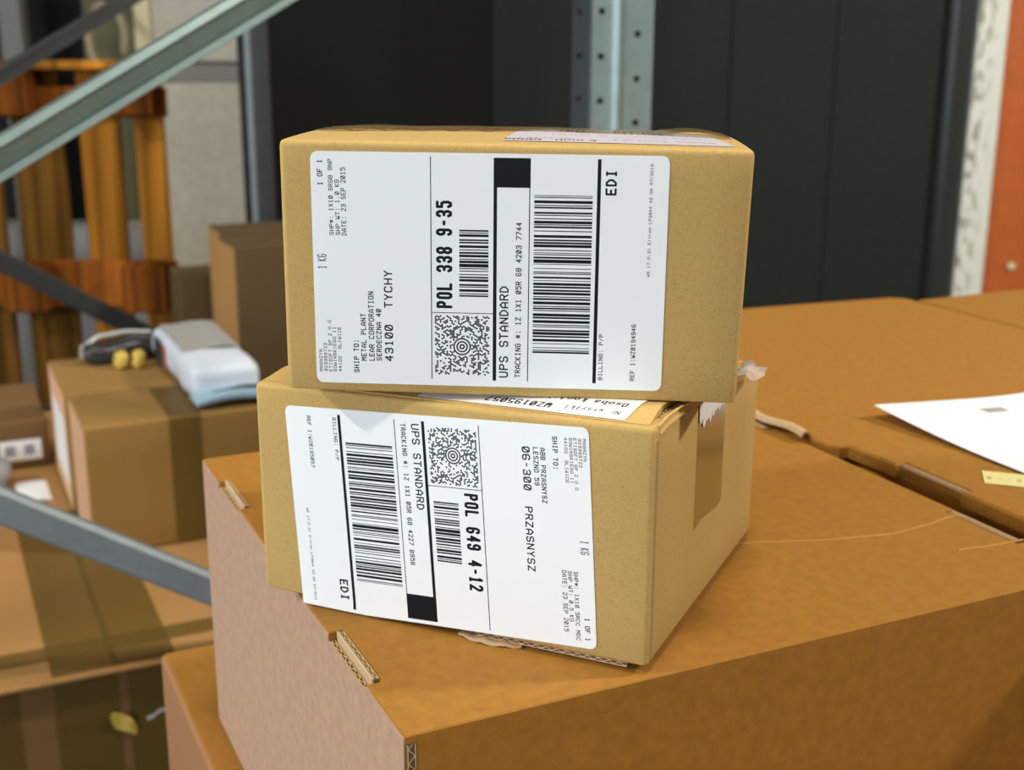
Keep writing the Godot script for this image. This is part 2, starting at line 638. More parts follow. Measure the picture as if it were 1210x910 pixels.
func label_image(second: bool) -> Image:
	var ink := Color(0.09, 0.1, 0.11)
	var img := Image.create(1024, 1536, false, Image.FORMAT_RGB8)
	img.fill(Color(0.925, 0.94, 0.945))
	# the sender
	var sender := ["MAGAZYN", "323393722", "ETISOFT SP Z O O", "SOWINSKIEGO 11", "44100  GLIWICE"]
	for k in 5:
		write(img, sender[k], 51, [29, 50, 72, 92, 115][k], 15, 14.8, 1.2, Color(0.25, 0.26, 0.27), false)
	write(img, "1 OF 1", 878, 52, 24, 18.9, 1.9)
	write(img, "SHP#: 1X10 5RCC MDC" if second else "SHP#: 1X10 SRGB 9NP", 664, 95, 20, 17.4, 1.4)
	write(img, "SHP WT: 0.5 KG" if second else "SHP WT: 1.0 KG", 664, 123, 20, 17.4, 1.4)
	write(img, "DATE: 23 SEP 2015", 663, 151, 22, 17.4, 1.5)
	write(img, "1 KG", 515, 59, 40, 16.9, 1.6)
	write(img, "SHIP TO:", 50, 170 if second else 194, 24, 19.3, 2.0)
	if second:
		write(img, "ABB PRZASNYSZ", 106, 229, 24, 19.8, 1.9)
		write(img, "LESZNO 59", 106, 262, 24, 19.8, 1.9)
		write(img, "06-300  PRZASNYSZ", 106, 315, 38, 34.6, 2.9)
	else:
		write(img, "METAL PLANT", 104, 228, 24, 19.9, 1.9)
		write(img, "LEAR CORPORATION", 105, 264, 25, 19.8, 1.9)
		write(img, "SERDECZNA 40", 106, 296, 23, 19.9, 1.9)
		write(img, "43100  TYCHY", 104, 348, 38, 34.6, 2.9)
	# rules
	img.fill_rect(Rect2i(28, 518, 980, 4), ink)
	img.fill_rect(Rect2i(329, 521, 3, 272), ink)
	img.fill_rect(Rect2i(28, 791, 978, 15), ink)
	img.fill_rect(Rect2i(881, 791, 125, 158), ink)
	img.fill_rect(Rect2i(28, 944, 978, 4), ink)
	img.fill_rect(Rect2i(28, 1233, 978, 15), ink)
	# the code of dots round a bull's eye: dots at random
	var r := RandomNumberGenerator.new()
	r.seed = 11 + int(second)
	for row in 33:
		for col in 30:
			var p := Vector2(54 + col * 8.85 + (4.4 if row % 2 else 0.0), 538 + row * 7.3)
			if p.distance_to(Vector2(179, 655)) > 43 and r.randf() < 0.47:
				stroke(img, p, p, 4.0, ink)
	for ring in [36, 22.5, 9]:
		var last := Vector2(179 + ring, 655)
		for k in 40:
			var a := TAU * (k + 1) / 40
			var q := Vector2(179 + cos(a) * ring, 655 + sin(a) * ring)
			stroke(img, last, q, 3.0, ink)
			last = q
	write(img, "POL 649 4-12" if second else "POL 338 9-35", 351, 612, 70, 39.8, 6.2, ink, false)
	bars(img, "2112321222132121231141311231222212312331112" if second else "2112321123312213121141311231221232212331112", 404, 697, 643, 770)
	write(img, "UPS STANDARD", 43, 859, 40, 34.8, 3.0)
	write(img, "TRACKING #: 1Z 1X1 05R 68 4227 8958" if second else "TRACKING #: 1Z 1X1 05R 68 4203 7744", 45, 914, 25, 19.75, 1.9)
	bars(img, "2112141232213123111232213311211232211231222132122311131411412211121333122122121413123111213222331112" if second else "2112141232213123111232213311211232211231222132122311131411412211121331212234132111321311242112331112", 159, 859, 966, 1215)
	write(img, "EDI", 855, 1315, 47, 38, 4.2)
	write(img, "BILLING: P/P", 43, 1276, 19, 17.6, 1.4)
	write(img, "REF 1:WZ0195057" if second else "REF 1:WZ0194946", 43, 1417, 20, 17.2, 1.5)
	write(img, "WS 17.0.21 Eltron LP2844 42.0A 07/2013", 508, 1467, 12, 12.7, 1.0, Color(0.22, 0.23, 0.24), false)
	return img


func page_image() -> Image:
	var img := Image.create(420, 594, false, Image.FORMAT_RGB8)
	img.fill(Color(0.935, 0.945, 0.965))
	var r := RandomNumberGenerator.new()
	r.seed = 21
	img.fill_rect(Rect2i(150, 50, 44, 20), Color(0.6, 0.61, 0.63))
	var y := 70
	while y < 560:
		var x := 36
		while x < 380:
			var w := r.randi_range(8, 34)
			if r.randf() < 0.75:
				img.fill_rect(Rect2i(x, y, w, 4), Color(0.85, 0.86, 0.88))
			x += w + 6
		y += 13
	return img


func top_label_image(upper: bool) -> Image:
	var img := Image.create(640, 448, false, Image.FORMAT_RGB8)
	img.fill(Color(0.93, 0.93, 0.94))
	var r := RandomNumberGenerator.new()
	r.seed = 4 + int(upper)
	if upper:
		write(img, "Osoba kontakt     wysyłki", 40, 100, 34, 23, 2.0, Color(0.62, 0.6, 0.64))
		write(img, "Nr wysyłki   WZ0194946", 380, 62, 36, 12, 2.6, Color(0.5, 0.34, 0.36))
		write(img, "Osoba kontakt   Nr wysyłki", 60, 220, 30, 18, 1.6, Color(0.6, 0.6, 0.62))
		var x := 130
		while x < 520:
			var w := r.randi_range(4, 11)
			img.fill_rect(Rect2i(x, 330, w, 118), Color(0.1, 0.1, 0.1))
			x += w + r.randi_range(4, 16)
		return img
	write(img, "Nr wysyłki", 30, 62, 30, 17, 1.8, Color(0.35, 0.35, 0.36))
	write(img, "WZ0195057", 235, 62, 36, 23, 2.6)
	write(img, "Osoba kontakt", 30, 130, 36, 21, 2.6)
	var x := 400
	while x < 600:
		var w := r.randi_range(2, 7)
		img.fill_rect(Rect2i(x, 130, w, 200), Color(0.1, 0.1, 0.1))
		x += w + r.randi_range(3, 8)
	return img


# ============================ the hall ===================================================
func high_bay(called: String, at: Vector3, energy: float, c: Color, label: String, size := 0.1):
	var o := thing(called, label, "lamp", at, Basis.IDENTITY, "high bay lamps of the hall")
	part("shade", lathe(PackedVector2Array([Vector2(0.21, 0.0), Vector2(0.215, 0.01), Vector2(0.17, 0.16), Vector2(0.08, 0.26), Vector2(0.07, 0.4), Vector2(0.0, 0.42)])), M.lamp, o)
	var glow := plain(Color.WHITE, 0.5)
	glow.emission_enabled = true
	glow.emission = c
	glow.emission_energy_multiplier = 3.0
	part("lamp_glass", lathe(PackedVector2Array([Vector2(0.0, -0.02), Vector2(0.12, -0.012), Vector2(0.2, 0.0), Vector2(0.19, 0.02), Vector2(0.0, 0.03)])), glow, o)
	part("chain", tube(PackedVector3Array([Vector3(0, 0.42, 0), Vector3(0, 4.6 - at.y, 0)]), 0.008, 6), M.steel_black, o)
	var l := SpotLight3D.new()
	l.name = "light"
	l.light_color = c
	l.light_energy = energy
	l.light_size = size
	l.spot_range = 14
	l.spot_angle = 80
	l.spot_angle_attenuation = 0.4
	l.spot_attenuation = 2.0
	l.shadow_enabled = true
	l.rotation = Vector3(-PI / 2, 0, 0)
	l.position = Vector3(0, -0.18, 0)
	o.add_child(l)


# added glowing panes with area lights, for soft front and left light
func glazing(called: String, label: String, at: Vector3, turn: float, panes: int, energy: float):
	var o := thing(called, "", "", at, Basis(Vector3.UP, turn))
	tag(o, label, "", "", "structure")
	var glow := plain(lin(0.9, 0.94, 1.0), 0.5)
	glow.emission_enabled = true
	glow.emission = Color(0.86, 0.93, 1.0)
	glow.emission_energy_multiplier = 1.5
	var w := panes * 1.1
	for k in panes:
		part("pane", bevel_box(Vector3(1.04, 2.5, 0.02), 0.003), glow, o, Vector3(-w / 2 + 0.55 + 1.1 * k, 1.3, 0))
	for k in panes + 1:
		part("mullion", bevel_box(Vector3(0.06, 2.6, 0.07), 0.005), M.lamp, o, Vector3(-w / 2 + 1.1 * k, 1.3, 0.0))
	for y in [0.02, 2.58]:
		part("frame", bevel_box(Vector3(w + 0.06, 0.06, 0.09), 0.005), M.lamp, o, Vector3(0, y, 0.0))
	var l := AreaLight3D.new()
	l.name = "daylight"  # added area light in front of the panes
	l.light_color = Color(0.94, 0.965, 1.0)
	l.light_energy = energy
	l.area_size = Vector2(w - 0.1, 2.5)
	l.area_range = 14
	l.shadow_enabled = true
	l.position = Vector3(0, 1.3, -0.06)
	o.add_child(l)


func slab(called: String, lo: Vector3, hi: Vector3, mat: Material, label: String) -> MeshInstance3D:
	return struct(called, bevel_box(hi - lo, 0.002), mat, label, (lo + hi) / 2)


func room():
	slab("floor", Vector3(-5.2, -0.2, -4.5), Vector3(4.7, 0, 4.7), M.concrete, "grey concrete floor of the hall")
	slab("ceiling", Vector3(-5.2, 4.6, -4.5), Vector3(4.7, 4.8, 4.7), M.ceiling, "pale ceiling of the hall")
	slab("wall_back", Vector3(-5.2, 0, -4.5), Vector3(4.7, 4.6, -4.3), M.charcoal_deep, "dark rear wall of the hall behind the cladding")
	slab("wall_left", Vector3(-5.2, 0, -4.3), Vector3(-5.0, 4.6, 4.5), M.wall, "pale left wall of the hall")
	slab("wall_right", Vector3(4.5, 0, -4.3), Vector3(4.7, 4.6, 4.5), M.wall, "pale right wall of the hall")
	slab("wall_front", Vector3(-5.2, 0, 4.5), Vector3(4.7, 4.6, 4.7), M.wall, "pale front wall of the hall behind the camera")


func rear_wall_things():
	# the big charcoal sliding door, of upright panels
	var door := thing("door_1", "", "", Vector3(0.285, 0, -4.2))
	tag(door, "charcoal sliding door of tall plain panels behind the cartons", "", "", "structure")
	var cuts := [-1.065, -0.35, 0.4, 0.73, 1.06]
	for k in 4:
		var w: float = cuts[k + 1] - cuts[k]
		part("panel", bevel_box(Vector3(w - 0.002, 3.6, 0.06), 0.002), M.charcoal_deep if k == 0 else M.charcoal, door, Vector3((cuts[k] + cuts[k + 1]) / 2, 1.8, 0.07 if k != 1 else 0.066))
	part("seal_tube", tube(PackedVector3Array([Vector3(1.11, 0.0, 0.08), Vector3(1.11, 3.6, 0.08)]), 0.05, 16), M.rubber, door)
	# white painted post and the orange gate beside it
	var post := thing("trim_1", "", "", Vector3(1.497, 0, -4.13))
	tag(post, "chipped white painted steel door post with dirty edge", "", "", "structure")
	part("post_face", bevel_box(Vector3(0.095, 3.6, 0.08), 0.004), M.trim, post, Vector3(0, 1.8, 0))
	var gate := thing("door_2", "", "", Vector3(2.6, 0, -4.15))
	tag(gate, "orange painted metal gate right of the white post", "", "", "structure")
	part("gate_sheet", bevel_box(Vector3(2.1, 3.6, 0.06), 0.006), M.orange, gate, Vector3(0, 1.8, 0))
	for y in [0.45, 0.785, 1.95, 2.7]:
		part("rivet", soft_box(Vector3(0.026, 0.026, 0.016), 0.007, 1), M.beige, gate, Vector3(-0.957, y, 0.034))
	# the pale wall cladding between the door and the doorway
	var clad := thing("wall_back_cladding", "", "", Vector3(-0.955, 0, -4.2))
	tag(clad, "pale wall panels with a dark groove behind the pallets", "", "", "structure")
	part("panel", bevel_box(Vector3(0.37, 1.366, 0.2), 0.006), M.light_wall, clad, Vector3(0, 0.683, 0))
	part("panel", bevel_box(Vector3(0.37, 2.2, 0.2), 0.006), M.light_wall, clad, Vector3(0, 2.53, 0))
	part("groove", bevel_box(Vector3(0.37, 0.064, 0.16), 0.004), M.groove, clad, Vector3(0, 1.398, 0))
	part("door_jamb", bevel_box(Vector3(0.05, 3.6, 0.24), 0.004), M.beige, clad, Vector3(-0.2, 1.8, 0))
	# things in the dark doorway to the left of it
	var col := thing("steel_column", "grey round-edged steel column in the dark doorway above the pallets", "column", Vector3(-1.56, 0, -4.1))
	part("shaft", soft_box(Vector3(0.075, 4.6, 0.07), 0.012, 1), M.column_grey, col, Vector3(0, 2.3, 0))
	var roll := thing("tarpaulin", "folded olive tarpaulin hanging in the dark doorway under the beam", "tarpaulin", Vector3(-1.27, 0, -4.18))
	part("cloth", soft_box(Vector3(0.2, 1.95, 0.07), 0.03, 6, func(p: Vector3) -> Vector3:
		return p + Vector3(0, 0, 0.025 * sin(p.x * 45.0) * sin(p.y * 4.0 + 1.0))), M.olive_cloth, roll, Vector3(0, 0.975, 0))
	var coil := thing("hose_coil", "pale coiled hose hanging beside the beige door jamb", "hose", Vector3(-1.23, 1.5, -3.98))
	var path := PackedVector3Array()
	for k in 49:
		var a := TAU * k / 16.0
		path.append(Vector3(cos(a) * 0.055, sin(a) * 0.1, 0.008 * k / 16.0))
	part("hose", tube(path, 0.011, 8), M.hose, coil)
	part("hook", tube(PackedVector3Array([Vector3(0, 0.09, 0.03), Vector3(0, 0.115, 0.0), Vector3(0, 0.115, -0.1)]), 0.006, 6), M.steel_black, coil)


# ---- pallet racking ---------------------------------------------------------------------
# a vertical strip of sheet steel with round holes. o: lower left corner, x: along its width, n: outward
func holed_strip(st: SurfaceTool, o: Vector3, x: Vector3, n: Vector3, w: float, h: float, hx: float, ys: Array, r: float, thick: float):
	var up := Vector3.UP
	var cells := []
	var y := 0.0
	for hy in ys:
		cells.append([y, hy - r * 1.6, -1.0])
		cells.append([hy - r * 1.6, hy + r * 1.6, hy])
		y = hy + r * 1.6
	cells.append([y, h, -1.0])
	for back in [0, 1]:
		var off: Vector3 = -n * thick * float(back)
		var face := func(a: Vector3, b: Vector3, c: Vector3, d: Vector3):
			if back: quad(st, d + off, c + off, b + off, a + off)
			else: quad(st, a, b, c, d)
		for c in cells:
			var y0: float = c[0]
			var y1: float = c[1]
			var p := [o + up * y0, o + x * w + up * y0, o + x * w + up * y1, o + up * y1]
			if c[2] < 0:
				face.call(p[0], p[1], p[2], p[3])
				continue
			var cy: float = c[2]
			var l := hx - r * 1.6
			var q := hx + r * 1.6
			face.call(o + up * y0, o + x * l + up * y0, o + x * l + up * y1, o + up * y1)
			face.call(o + x * q + up * y0, o + x * w + up * y0, o + x * w + up * y1, o + x * q + up * y1)
			var sides := 16
			for k in sides:
				var a0 := TAU * (k - 0.5) / sides + PI / sides
				var a1 := TAU * (k + 0.5) / sides + PI / sides
				var v0 := Vector2(cos(a0), sin(a0))
				var v1 := Vector2(cos(a1), sin(a1))
				var s0 := v0 / maxf(absf(v0.x), absf(v0.y)) * r * 1.6
				var s1 := v1 / maxf(absf(v1.x), absf(v1.y)) * r * 1.6
				var hc := o + x * hx + up * cy
				face.call(hc + x * v0.x * r + up * v0.y * r, hc + x * s0.x + up * s0.y, hc + x * s1.x + up * s1.y, hc + x * v1.x * r + up * v1.y * r)
				if back:
					quad(st, hc + x * v0.x * r + up * v0.y * r, hc + x * v1.x * r + up * v1.y * r, hc + off + x * v1.x * r + up * v1.y * r, hc + off + x * v0.x * r + up * v0.y * r)


func upright_mesh(h: float, lo: float, hi: float, mirrored := false) -> ArrayMesh:
	var st := start()
	var s := []
	var s2 := []
	var y := lo
	while y < hi:
		s.append(y)
		s2.append(y + 0.025)
		y += 0.05
	# profile in plan, from left to right: side, face, ridge, face, side
	var pts := [Vector3(-0.0245, 0, -0.05), Vector3(-0.0245, 0, 0), Vector3(-0.005, 0, 0), Vector3(-0.003, 0, 0.014), Vector3(0.004, 0, 0.017), Vector3(0.009, 0, 0), Vector3(0.045, 0, 0), Vector3(0.046, 0, -0.05)]
	for k in pts.size() - 1:
		var a: Vector3 = pts[k]
		var b: Vector3 = pts[k + 1]
		var d := (b - a).normalized()
		var n := d.cross(Vector3.UP)
		var w := a.distance_to(b)
		var holes := []
		if k == 1: holes = s
		if k == 5: holes = s2
		holed_strip(st, a, d, n, w, h, w * 0.5, holes, 0.004, 0.002)
	return done(st)


# the rear flange of an upright, seen beyond its face
func flange_mesh(h: float, lo: float, hi: float) -> ArrayMesh:
	var st := start()
	var s := []
	var y := lo
	while y < hi:
		s.append(y)
		y += 0.05
	holed_strip(st, Vector3(-0.046, 0, -0.05), Vector3(1, 0, 0), Vector3(0, 0, 1), 0.021, h, 0.009, s, 0.004, 0.002)
	return done(st)


# a brace of channel section between two points. open: its hollow faces the camera
func brace_mesh(length: float, w: float, lip: float, open: bool) -> ArrayMesh:
	var t := 0.0025
	var h := w / 2
	# section in x (depth) and y (width); drawn along z
	var p: PackedVector2Array
	if open:
		p = PackedVector2Array([Vector2(0, -h), Vector2(lip, -h), Vector2(lip, -h + 0.0015), Vector2(lip - 0.006, -h + 0.006), Vector2(t, -h + 0.006), Vector2(t, h - 0.007), Vector2(lip, h - 0.007), Vector2(lip, h - 0.006), Vector2(lip - 0.006, h), Vector2(0, h)])
	else:
		p = PackedVector2Array([Vector2(lip, -h + t), Vector2(lip, h - 0.005), Vector2(lip - 0.005, h), Vector2(0, h), Vector2(0, h - t), Vector2(lip - t, h - t), Vector2(lip - t, -h + t), Vector2(0, -h + t), Vector2(0, -h), Vector2(lip - t, -h)])
	return extrude(p, -length / 2, length / 2)


func put_brace(called: String, o: Node3D, a: Vector3, b: Vector3, w: float, lip: float, open: bool, mat: Material):
	var z := (b - a).normalized()
	var face := Vector3(0.504, 0, 0.8637)        # towards the camera, across the frame
	var y := z.cross(face).normalized()
	if y.y < 0: y = -y
	var x := y.cross(z).normalized()
	if x.dot(face) < 0:
		z = -z
		x = y.cross(z).normalized()
	part(called, brace_mesh(a.distance_to(b), w, lip, open), mat, o, (a + b) / 2 - o.position, Basis(x, y, z))


func near_frame():
	var o := thing("rack_frame", "grey galvanised pallet rack frame with two crossing braces just behind the parcels", "rack frame", Vector3(0.1163, 0, -1.505))
	part("upright", upright_mesh(3.2, 1.232, 1.75), M.galvanised, o)
	part("rear_flange", flange_mesh(3.2, 1.232, 1.75), M.post_dark, o.get_child(0))  # darker steel than the upright, standing in for shade on that side
	part("upright", upright_mesh(3.2, 1.2, 1.75), M.galvanised, o, Vector3(-0.85, 0, 0.496), Basis(Vector3.UP, 0.53))
	for k in 2:
		part("foot_plate", bevel_box(Vector3(0.14, 0.008, 0.12), 0.002), M.galvanised, o, Vector3(-0.85 * k, 0.004, -0.03 + 0.496 * k))
	put_brace("brace", o, Vector3(-0.7137, 1.237, -1.0207), Vector3(0.1087, 1.7718, -1.5005), 0.0325, 0.028, true, M.galvanised)
	put_brace("brace", o, Vector3(-0.7137, 1.2346, -1.0207), Vector3(0.1388, 0.5787, -1.5182), 0.0325, 0.018, false, M.galvanised_dark)


func far_frame():
	var o := thing("rack_frame", "dark blurred pallet rack frame with thin braces in front of the orange pallet", "rack frame", Vector3(-0.5812, 0, -2.9049))
	var turn := Basis(Vector3.UP, 0.3)
	part("upright", soft_box(Vector3(0.044, 3.2, 0.05), 0.006, 1), M.post_dark, o, Vector3(0.013, 1.6, 0), turn)
	part("upright_flange", bevel_box(Vector3(0.026, 3.2, 0.02), 0.004), M.steel_black, o, Vector3(-0.024, 1.6, -0.02), turn)
	part("upright_rib", soft_box(Vector3(0.012, 3.2, 0.02), 0.004, 1), M.galvanised_dark, o, Vector3(-0.006, 1.6, 0.022), turn)
	put_brace("brace", o, Vector3(-1.2678, 1.2519, -2.3684), Vector3(-0.562, 1.746, -2.9199), 0.031, 0.02, true, M.post_dark)
	put_brace("brace", o, Vector3(-1.2678, 1.2519, -2.3684), Vector3(-0.6079, 0.7012, -2.8841), 0.04, 0.02, false, M.post_dark)
	part("upright", soft_box(Vector3(0.08, 3.2, 0.05), 0.006, 1), M.post_dark, o, Vector3(-0.7, 1.6, 0.55))
	put_brace("beam", o, Vector3(-1.3, 0.797, -2.343), Vector3(-0.59, 0.64, -2.9), 0.03, 0.04, false, M.post_dark)


# ---- orange timber pallets standing on end -------------------------------------------------
func upright_pallets():
	var o := thing("wooden_pallet", "orange timber pallet standing on its end behind the rack, light wall showing through its gaps", "pallet", Vector3(-1.05, 0, -3.08))
	var edges := [[-1.62, -1.46], [-1.40, -1.237], [-1.199, -1.078], [-1.037, -0.941], [-0.905, -0.835]]
	for k in edges.size():
		var w: float = edges[k][1] - edges[k][0]
		part("board", bevel_box(Vector3(w, 1.43, 0.022), 0.004), [M.wood_red, M.wood_dull, M.wood_dull, M.wood, M.wood][k], o, Vector3((edges[k][0] + edges[k][1]) / 2 + 1.05, 0.715, 0.0))
	for y in [1.441]:
		part("rail", bevel_box(Vector3(0.8, 0.02, 0.05), 0.003), M.wood, o, Vector3(-0.17, y, 0.04))
	for y in [1.355, 0.92, 0.1]:
		part("cross_board", bevel_box(Vector3(0.8, 0.07 if y > 1 else 0.115, 0.022), 0.004), M.wood_red, o, Vector3(-0.17, y, 0.024))
		for x in [-0.52, -0.12, 0.165]:
			part("block", bevel_box(Vector3(0.1 if x > -0.5 else 0.14, 0.115, 0.07), 0.004), M.wood_red, o, Vector3(x, y + (0.03 if y > 1 else 0.0), 0.07))


	var w := thing("wrapped_panels", "pale grey wrapped panels glimpsed low through the gaps of the orange pallet", "wrapped load", Vector3(-1.37, 0, -3.42))
	part("wrap", soft_box(Vector3(0.8, 1.02, 0.12), 0.02, 8, func(p: Vector3) -> Vector3:
		return p + Vector3(0, 0, 0.008 * sin(p.x * 25.0 + p.y * 9.0))), M.wrap, w, Vector3(0, 0.51, 0))
	part("base", bevel_box(Vector3(0.8, 0.012, 0.12), 0.002), M.wood_dull, w, Vector3(0, 0.006, 0))

# ---- cartons in the background ---------------------------------------------------------------
# a frame that stands squarely with the big cartons: its point at carton coordinates (u, v), height y
func spot(u: float, v: float, y: float) -> Vector3:
	var p := CA + U * u + V * v
	p.y = y
	return p


func carton_basis() -> Basis:
	return Basis(U, Vector3.UP, -V).orthonormalized()


# a closed carton whose base corner (front left) is at u, v
func carton(label: String, u0: float, u1: float, v0: float, v1: float, y0: float, y1: float, mat: Material, r := 0.004, bulge := 0.0) -> Node3D:
	var o := thing("carton", label, "carton", spot((u0 + u1) / 2, (v0 + v1) / 2, y0), carton_basis())
	var size := Vector3(u1 - u0, y1 - y0, v1 - v0)
	var h := size / 2
	part("body", soft_box(size, r, 4, func(p: Vector3) -> Vector3:
		var a := p / h
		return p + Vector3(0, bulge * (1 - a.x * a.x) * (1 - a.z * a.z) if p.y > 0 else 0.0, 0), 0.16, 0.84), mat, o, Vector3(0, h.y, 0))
	return o


func back_cartons():
	var e2 := carton("tall brown carton directly behind its twin, below the dark rack post", -0.065, 0.42, 2.035, 2.15, 0.0, 1.131, M.kraft_dim)
	var e := carton("tall brown carton, left side coloured lighter as if lit, behind the white mailer bag", 0.0, 0.45, 1.86, 2.0, 0.0, 1.15, M.kraft_dim)
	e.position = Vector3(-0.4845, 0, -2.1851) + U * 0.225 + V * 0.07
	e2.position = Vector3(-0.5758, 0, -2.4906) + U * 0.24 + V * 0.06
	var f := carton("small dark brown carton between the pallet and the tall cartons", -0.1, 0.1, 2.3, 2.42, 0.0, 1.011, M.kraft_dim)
	for e_side in [[e, -0.225, 0.14, 1.15], [e2, -0.2425, 0.115, 1.131]]:
		part("lit_side_panel", bevel_box(Vector3(0.001, e_side[3] - 0.008, e_side[2] - 0.008), 0.0003), M.kraft_lit, e_side[0], Vector3(e_side[1] - 0.0002, e_side[3] / 2, 0))  # left faces recoloured lighter, as if lit
	f.position = Vector3(-0.7121, 0, -2.6654) + U * 0.1 + V * 0.06


func low_cartons():
	# the wide taped carton that carries the small ones
	var g := thing("carton", "wide taped carton at lower left carrying the two small cartons", "carton", spot(-0.36, 1.4, 0.0), carton_basis())
	var w := 1.18
	var d := 1.04
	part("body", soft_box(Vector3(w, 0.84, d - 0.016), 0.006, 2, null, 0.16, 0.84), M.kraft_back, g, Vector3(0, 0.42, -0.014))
	part("lid", soft_box(Vector3(w + 0.006, 0.007, d + 0.012), 0.003, 2, null, 0.16, 0.84), M.kraft_lit, g, Vector3(0, 0.8465, 0.004))
	# tape: two strips away from the camera, one along the front edge, and their ends down the front. x = u + 0.36
	var strip := func(called: String, x0: float, x1: float, z0: float, z1: float, mat: Material):
		part(called, sheet(3, 10, func(i: int, j: int) -> Vector3:
			return Vector3(lerpf(x0, x1, i / 3.0), 0.8506 + 0.0003 * (1.0 + sin(j * 2.1 + i)), lerpf(z1, z0, j / 10.0)), func(i: int, j: int) -> Vector2: return Vector2(i / 3.0, j / 10.0), 0.0002), mat, g)
	strip.call("packing_tape", 0.283, 0.352, 0.02, 0.525, M.tape_olive)
	strip.call("packing_tape", 0.345, 0.412, 0.02, 0.525, M.tape_olive)
	strip.call("packing_tape", -0.1, 0.58, 0.45, 0.485, M.tape_olive)
	for x in [[0.285, 0.352], [0.362, 0.425], [0.2, 0.25]]:
		part("packing_tape", bevel_box(Vector3(x[1] - x[0], 0.42, 0.0006), 0.0001), M.tape_olive, g, Vector3((x[0] + x[1]) / 2, 0.63, 0.4985))
	part("torn_tape_and_shine", sheet(6, 4, func(i: int, j: int) -> Vector3:
		var k := i / 6.0
		var across := (j / 4.0 - 0.5) * 0.016 * sin(PI * clampf(k, 0.06, 0.94))
		return Vector3(0.341 + 0.026 * k + across, 0.782 - 0.028 * k + across * 0.8, 0.503 + 0.003 * sin(i * 1.3 + j)), func(i: int, j: int) -> Vector2: return Vector2(i / 6.0, j / 4.0), 0.0003), M.yellow_foil, g)
	part("torn_tape_and_shine", sheet(6, 1, func(i: int, j: int) -> Vector3:
		return Vector3(0.379 + 0.0068 * i, 0.765 + 0.0026 * i + 0.005 * j, 0.503 + 0.002 * sin(i * 2.3)), func(i: int, j: int) -> Vector2: return Vector2(i / 6.0, j), 0.0003), M.tape_clear, g)  # pale strip put in for a shine on the front tape
	part("painted_sparkle", bevel_box(Vector3(0.014, 0.001, 0.012), 0.0003), M.paper, g, Vector3(0.232, 0.8512, 0.4))  # white chip put in for a sparkle on the lid
	# two small cartons one behind the other
	var d1 := carton("small brown carton with tape down its front, before its twin on the wide carton", 0.008, 0.262, 1.192, 1.356, 0.851, 1.0246, M.kraft_mid, 0.004, 0.002)
	part("lit_side_panel", bevel_box(Vector3(0.0008, 0.166, 0.156), 0.0003), M.kraft_side_lit, d1, Vector3(-0.127, 0.0865, 0.0))  # left face coloured lighter to stand in for side light
	for piece in [[Vector3(0.042, 0.172, 0.0006), Vector3(0.0, 0.088, 0.0826)], [Vector3(0.042, 0.0006, 0.15), Vector3(0.0, 0.1762, 0.005)]]:
		part("packing_tape", bevel_box(piece[0], 0.0001), M.tape_olive, d1, piece[1])
	var d2 := carton("small brown carton with a white label on its left side, behind its taped twin", 0.003, 0.255, 1.368, 1.578, 0.851, 1.0246, M.kraft_mid, 0.004, 0.002)
	part("lit_side_panel", bevel_box(Vector3(0.0008, 0.166, 0.202), 0.0003), M.kraft_side_lit, d2, Vector3(-0.126, 0.0865, 0.0))
	part("side_label", bevel_box(Vector3(0.0006, 0.1, 0.15), 0.0002), M.white, d2, Vector3(-0.1268, 0.085, 0.015))
	# at the far left: a carton with a small white label
	var i1 := carton("brown carton with a small white label at the left edge, behind the loose slip", -0.34, -0.004, 1.6, 1.84, 0.851, 0.928, M.kraft_back)
	part("front_label", bevel_box(Vector3(0.062, 0.032, 0.0006), 0.0002), M.white, i1, Vector3(0.125, 0.03, 0.1203))
	for x in [0.11, 0.138]:
		part("label_mark", bevel_box(Vector3(0.015, 0.016, 0.0004), 0.0001), M.print_grey, i1, Vector3(x, 0.03, 0.1208))
	var slip := thing("paper_slip", "small white slip lying on the wide carton at the left edge", "paper", Vector3(-0.71, 0.8504, -1.765), carton_basis())
	part("slip_sheet", sheet(4, 4, func(i: int, j: int) -> Vector3:
		return Vector3(-0.022 + 0.011 * i, 0.0012 + 0.002 * sin(i * 0.9), 0.045 - 0.0225 * j), func(i: int, j: int) -> Vector2: return Vector2(i / 4.0, j / 4.0), 0.0003), M.paper, slip)
	var bag := thing("plastic_bag", "crumpled pinkish grey plastic bag at the left edge, in front of the white label", "bag", spot(-0.105, 1.53, 0.851), carton_basis())
	part("film", soft_box(Vector3(0.075, 0.048, 0.055), 0.02, 8, func(p: Vector3) -> Vector3:
		return p + Vector3(sin(p.y * 190.0), sin(p.x * 170.0 + 1.0), cos(p.x * 210.0 + p.y * 160.0)) * 0.0028), M.mailer_grey, bag, Vector3(0, 0.022, 0))
	# the padded mailer lying on the small cartons
	var m := thing("mailer_bag", "white padded mailer bag with pale blue flap lying on the small cartons", "mailer", spot(0.2, 1.38, 1.0262), carton_basis())
	var mh := Vector3(0.06, 0.022, 0.16)
	part("bag_body", soft_box(Vector3(0.096, 0.05, 0.285), 0.016, 8, func(p: Vector3) -> Vector3:
		var q := p
		q.y += 0.0012 * sin(p.x * 90.0 + p.z * 40.0) + 0.003 * cos(p.z * 9.0)
		q.x += 0.0022 * sin(p.z * 60.0 + p.y * 50.0)
		if p.z > 0.08: q.y = lerpf(q.y, -0.018 + (q.y + 0.025) * 0.75, clampf((p.z - 0.08) / 0.06, 0, 1) * 0.5)
		return q), M.mailer, m, Vector3(0, 0.0262, 0))
